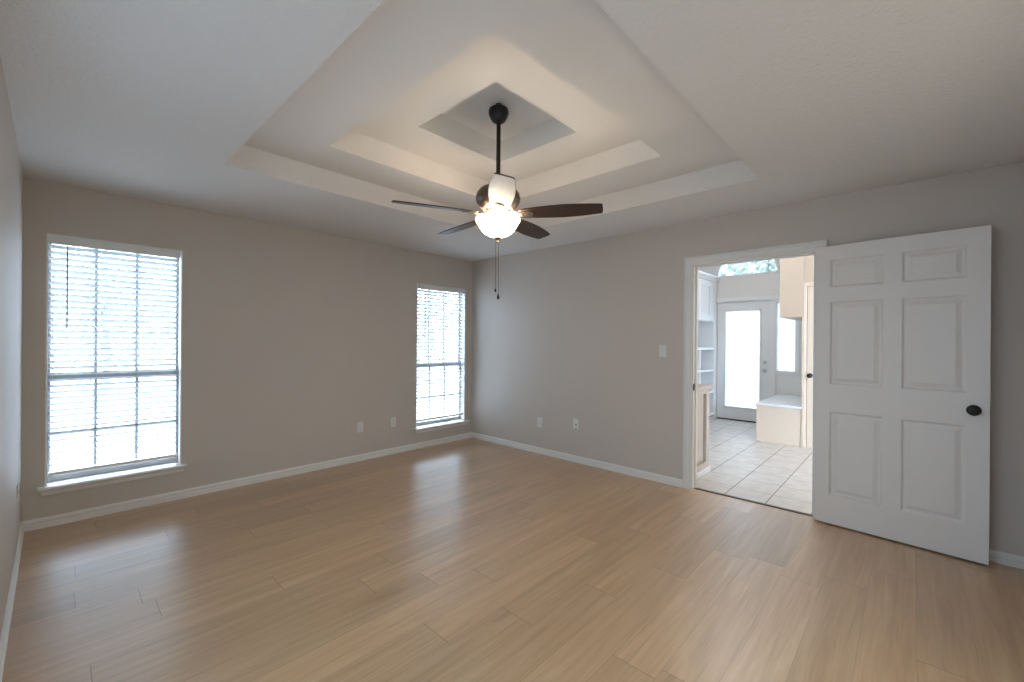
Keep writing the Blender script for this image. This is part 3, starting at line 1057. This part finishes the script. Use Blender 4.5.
mb = MB()      # head casing and right-hand mullion casing
mb.box((EX - 0.018, -2.905, 2.045), (EX, -1.952, 2.112), 0.004)
mb.box((EX - 0.018, -2.852, 0), (EX, -2.768, 2.046), 0.004)
tag(mb.build('trim_5', M_WHITECAB), 'white casing over and beside the glass entry door', 'door casing', kind='structure')

w4 = thing('window_4', 'narrow bright sidelight window above the bench', 'window', (EX, -3.01, 0.84), kind='structure')
inv = Matrix.Translation((-EX, 3.01, -0.84))
mb = MB()
mb.box((EX - 0.016, -3.178, 0.834), (EX + 0.14, -3.122, 2.050), 0.004)
mb.box((EX - 0.012, -2.874, 0.834), (EX + 0.14, -2.848, 2.050), 0.004)
mb.box((EX - 0.0135, -3.1765, 0.8355), (EX + 0.138, -2.8495, 0.892), 0.004)
mb.box((EX - 0.0095, -3.1765, 1.990), (EX + 0.138, -2.8495, 2.0445), 0.004)
mb.build('window_frame', M_WHITECAB, w4, xf=inv)
MB().box((EX + 0.06, -3.125, 0.89), (EX + 0.068, -2.870, 1.995)).build('pane', M_FROST, w4, xf=inv)

w3 = thing('window_3', 'half round window of clear glass above the entry door', 'window', (EX, AC, AZ), kind='structure')
inv = Matrix.Translation((-EX, -AC, -AZ))
mb = MB()
rings = []
for k in range(NS + 1):
    a = PI * k / NS
    ring = []
    for rr, xx in ((1.0, EX - 0.014), (1.0, EX + 0.10), (1 - 0.034 / AR, EX + 0.10), (1 - 0.034 / AR, EX - 0.014)):
        ring.append((xx, AC + AR * rr * math.cos(a), AZ + ARH * rr * math.sin(a)))
    rings.append(ring)
mb.loft(rings)
mb.box((EX - 0.014, AC - AR, AZ - 0.002), (EX + 0.10, AC + AR, AZ + 0.016))
mb.build('window_frame', M_WHITECAB, w3, xf=inv)
mb = MB()
mb.prism([(EX + 0.06, AC + (AR - 0.03) * math.cos(PI * k / NS), AZ + 0.01 + (ARH - 0.03) * math.sin(PI * k / NS)) for k in range(NS + 1)], (0.006, 0, 0))
mb.build('pane', M_TINT, w3, xf=inv)

# bench: beige front with corner stiles, white overhanging top
be = thing('storage_bench', 'beige built-in bench with a white top beside the glass entry door', 'bench', (CX, -3.17, 0))
inv = Matrix.Translation((-CX, 3.17, 0))
mb = MB()
mb.box((CX, -3.447, 0.0), (EX - 0.02, -2.918, 0.486))
mb.box((CX - 0.006, -2.945, 0.0), (CX + 0.03, -2.914, 0.486), 0.002)
mb.box((CX - 0.006, -3.447, 0.0), (CX + 0.03, -2.945, 0.022), 0.002)
mb.build('base', M_CREAM, be, xf=inv)
MB().box((CX - 0.020, -3.447, 0.486), (EX - 0.02, -2.898, 0.519), 0.006, 3).build('seat_top', M_WHITECAB, be, xf=inv)

# base cabinet end beside the doorway
cb = thing('base_cabinet', 'cream cabinet end with a recessed panel and wood top beside the doorway', 'cabinet', (0.40, -2.93, 0))
inv = Matrix.Translation((-0.40, 2.93, 0))
cy0, cy1 = -2.930, -2.10
mb = MB()
mb.box((WT + 0.02, cy0 + 0.03, 0.0), (0.692, cy1, 0.868))
mb.box((WT + 0.02, cy0, 0.0), (WT + 0.12, cy0 + 0.032, 0.868), 0.002)
mb.box((0.605, cy0, 0.0), (0.692, cy0 + 0.032, 0.868), 0.002)
mb.box((WT + 0.12, cy0, 0.0), (0.605, cy0 + 0.032, 0.118), 0.002)
mb.box((WT + 0.12, cy0, 0.815), (0.605, cy0 + 0.032, 0.868), 0.002)
mb.build('body', M_CABEND, cb, xf=inv)
pts = [(WT + 0.10, cy0, 0.0), (WT + 0.10, cy0 - 0.014, 0.0), (WT + 0.10, cy0 - 0.014, 0.040), (WT + 0.10, cy0 - 0.008, 0.052), (WT + 0.10, cy0, 0.056)]
mb = MB().prism(pts, (0.705 - WT - 0.10, 0, 0))
mb.box((0.692, cy0 - 0.014, 0.0), (0.705, cy1, 0.052), 0.003)
mb.build('base_shoe', M_WHITECAB, cb, xf=inv)
MB().box((WT + 0.005, cy0 - 0.022, 0.868), (0.765, cy1, 0.893), 0.006, 3).build('countertop', M_COUNTER, cb, xf=inv)

# built-in bookcase with cupboard doors above
bk = thing('bookcase', 'white built-in bookcase with open shelves and cupboard above, next to the entry door', 'bookcase', (3.2, -1.78, 0))
inv = Matrix.Translation((-3.2, 1.78, 0))
x0, x1, yf, yb = 2.50, EX - 0.004, -1.95, HYN - 0.004
mb = MB()
mb.box((x0, yf, 0), (x0 + 0.06, yb, 1.70))
mb.box((3.865, yf, 0), (x1, yb, 1.70))
mb.box((x0 + 0.002, yb - 0.012, 0.002), (x1 - 0.002, yb - 0.001, 1.698))
mb.box((3.215, yf + 0.01, 0), (3.262, yb, 1.232))
mb.box((x0 + 0.002, yf + 0.004, 0.001), (x1 - 0.002, yb - 0.002, 0.06))
mb.build('carcass', M_WHITECAB, bk, xf=inv)
for z in (0.105, 0.490, 0.862, 1.232):
    MB().box((x0 + 0.06, yf + 0.003, z - 0.018), (3.865, yb - 0.012, z + 0.020), 0.003).build('shelf', M_WHITECAB, bk, xf=inv)
mb = MB()
mb.box((x0, yf + 0.02, 1.70), (x1, yb, 2.40))
mb.box((3.745, yf, 1.70), (x1, yf + 0.02, 2.40))
mb.build('cupboard_box', M_WHITECAB, bk, xf=inv)
prof = [(0, 2.385), (-0.012, 2.392), (-0.018, 2.41), (-0.04, 2.435), (-0.052, 2.455), (-0.052, 2.475), (0.02, 2.475), (0.02, 2.385)]
MB().prism([(x0, yf + a, z) for a, z in prof], (x1 - x0, 0, 0)).build('crown_moulding', M_WHITECAB, bk, xf=inv)
for a, b in ((2.51, 3.115), (3.123, 3.735)):
    dmb = MB()
    s = 0.095
    dmb.box((a, yf - 0.002, 1.712), (a + s, yf + 0.018, 2.378), 0.003)
    dmb.box((b - s, yf - 0.002, 1.712), (b, yf + 0.018, 2.378), 0.003)
    dmb.box((a + s, yf - 0.002, 1.712), (b - s, yf + 0.018, 1.712 + s), 0.003)
    dmb.box((a + s, yf - 0.002, 2.378 - s), (b - s, yf + 0.018, 2.378), 0.003)
    dmb.box((a + s, yf + 0.010, 1.712 + s), (b - s, yf + 0.018, 2.378 - s))
    dmb.box((a + s + 0.025, yf + 0.002, 1.712 + s + 0.03), (b - s - 0.025, yf + 0.012, 2.378 - s - 0.03), 0.006)
    dmb.build('cupboard_door', M_WHITECAB, bk, xf=inv)

# ------------------------------------------------------------------ outdoors
tag(MB().box((-20, 0.14, -0.25), (20, 40, -0.15)).build('ground_patio', M_PATIO), 'grey concrete patio outside the bedroom windows', 'patio', kind='structure')
tag(MB().box((-24, -24, -0.25), (LX - 0.12, 0.14, -0.15)).build('ground_side', M_DIM_GROUND), 'added dark grey ground beside the bedroom that cuts light on the ceiling', 'ground', kind='structure')  # unseen ground put in to dim upward light through the west windows
tag(MB().box((LX - 0.12, -24, -0.25), (EX + 0.14, HYS - 0.4, -0.15)).build('ground_rear', M_DIM_GROUND), 'added dark grey ground behind the bedroom that cuts light on the ceiling', 'ground', kind='structure')  # unseen, put in to dim upward light through the south windows
tag(MB().box((EX + 0.14, -9, -0.20), (EX + 3.2, 0.14, -0.03)).build('ground_porch', M_CONC), 'pale concrete porch outside the glass entry door', 'porch', kind='structure')
tag(MB().box((EX + 3.2, -20, -0.25), (26, 0.14, -0.15)).build('lawn_front', M_LAWN), 'lawn beyond the entry porch', 'lawn', kind='structure')


def tree(name, label, loc, h, crown_r, crown_z, n, leaf, seed, group='trees outside the house'):
    rnd = random.Random(seed)
    root = thing(name, label, 'tree', loc, group=group)
    mb = MB()
    mb.tube([(0, 0, -0.1), (0.04, 0.02, h * 0.25), (-0.03, 0.05, h * 0.55), (0.05, 0.0, h * 0.85)], [0.14, 0.11, 0.08, 0.03], 9)
    tips = []
    for k in range(9):
        a = k * 2.4
        z0 = h * (0.35 + 0.05 * k)
        rr = crown_r * rnd.uniform(0.55, 0.95)
        p = (rr * math.cos(a), rr * math.sin(a), min(h, z0 + rr * 0.55))
        mb.tube([(0, 0, z0), (p[0] * 0.5, p[1] * 0.5, z0 + (p[2] - z0) * 0.65), p], [0.05, 0.032, 0.012], 6)
        tips.append(p)
    mb.build('trunk', M_BARK, root, smooth=True)
    fb = MB()
    for i in range(n):
        th = rnd.uniform(0, 2 * PI)
        ph = math.acos(rnd.uniform(-1, 1))
        r = crown_r * rnd.random() ** 0.45
        c = Vector((r * math.sin(ph) * math.cos(th), r * math.sin(ph) * math.sin(th), crown_z + 0.85 * r * math.cos(ph)))
        d = Vector((rnd.gauss(0, 1), rnd.gauss(0, 1), rnd.gauss(0, 0.6))).normalized()
        s = d.cross(Vector((rnd.gauss(0, 1), rnd.gauss(0, 1), rnd.gauss(0, 1)))).normalized()
        L_ = leaf * rnd.uniform(0.7, 1.3)
        vs = [fb.bm.verts.new(p) for p in (c - d * L_, c + s * L_ * 0.45, c + d * L_, c - s * L_ * 0.45)]
        fb.bm.faces.new(vs)
    me = bpy.data.meshes.new('foliage')
    fb.bm.to_mesh(me)
    fb.bm.free()
    me.materials.append(M_LEAF)
    o = bpy.data.objects.new('foliage', me)
    C.objects.link(o)
    o.parent = root
    return root


tree('shade_tree', 'leafy tree seen through the half round window above the entry door', (9.5, -1.6, -0.2), 5.6, 2.1, 4.3, 2600, 0.11, 3)
tree('garden_tree', 'leafy tree outside the window beside the left wall', (-3.0, 12.0, -0.2), 5.0, 2.6, 2.4, 2600, 0.13, 5)
tree('garden_tree', 'leafy tree outside the window next to the far corner', (5.5, 10.5, -0.2), 5.0, 2.6, 2.4, 2600, 0.13, 9)
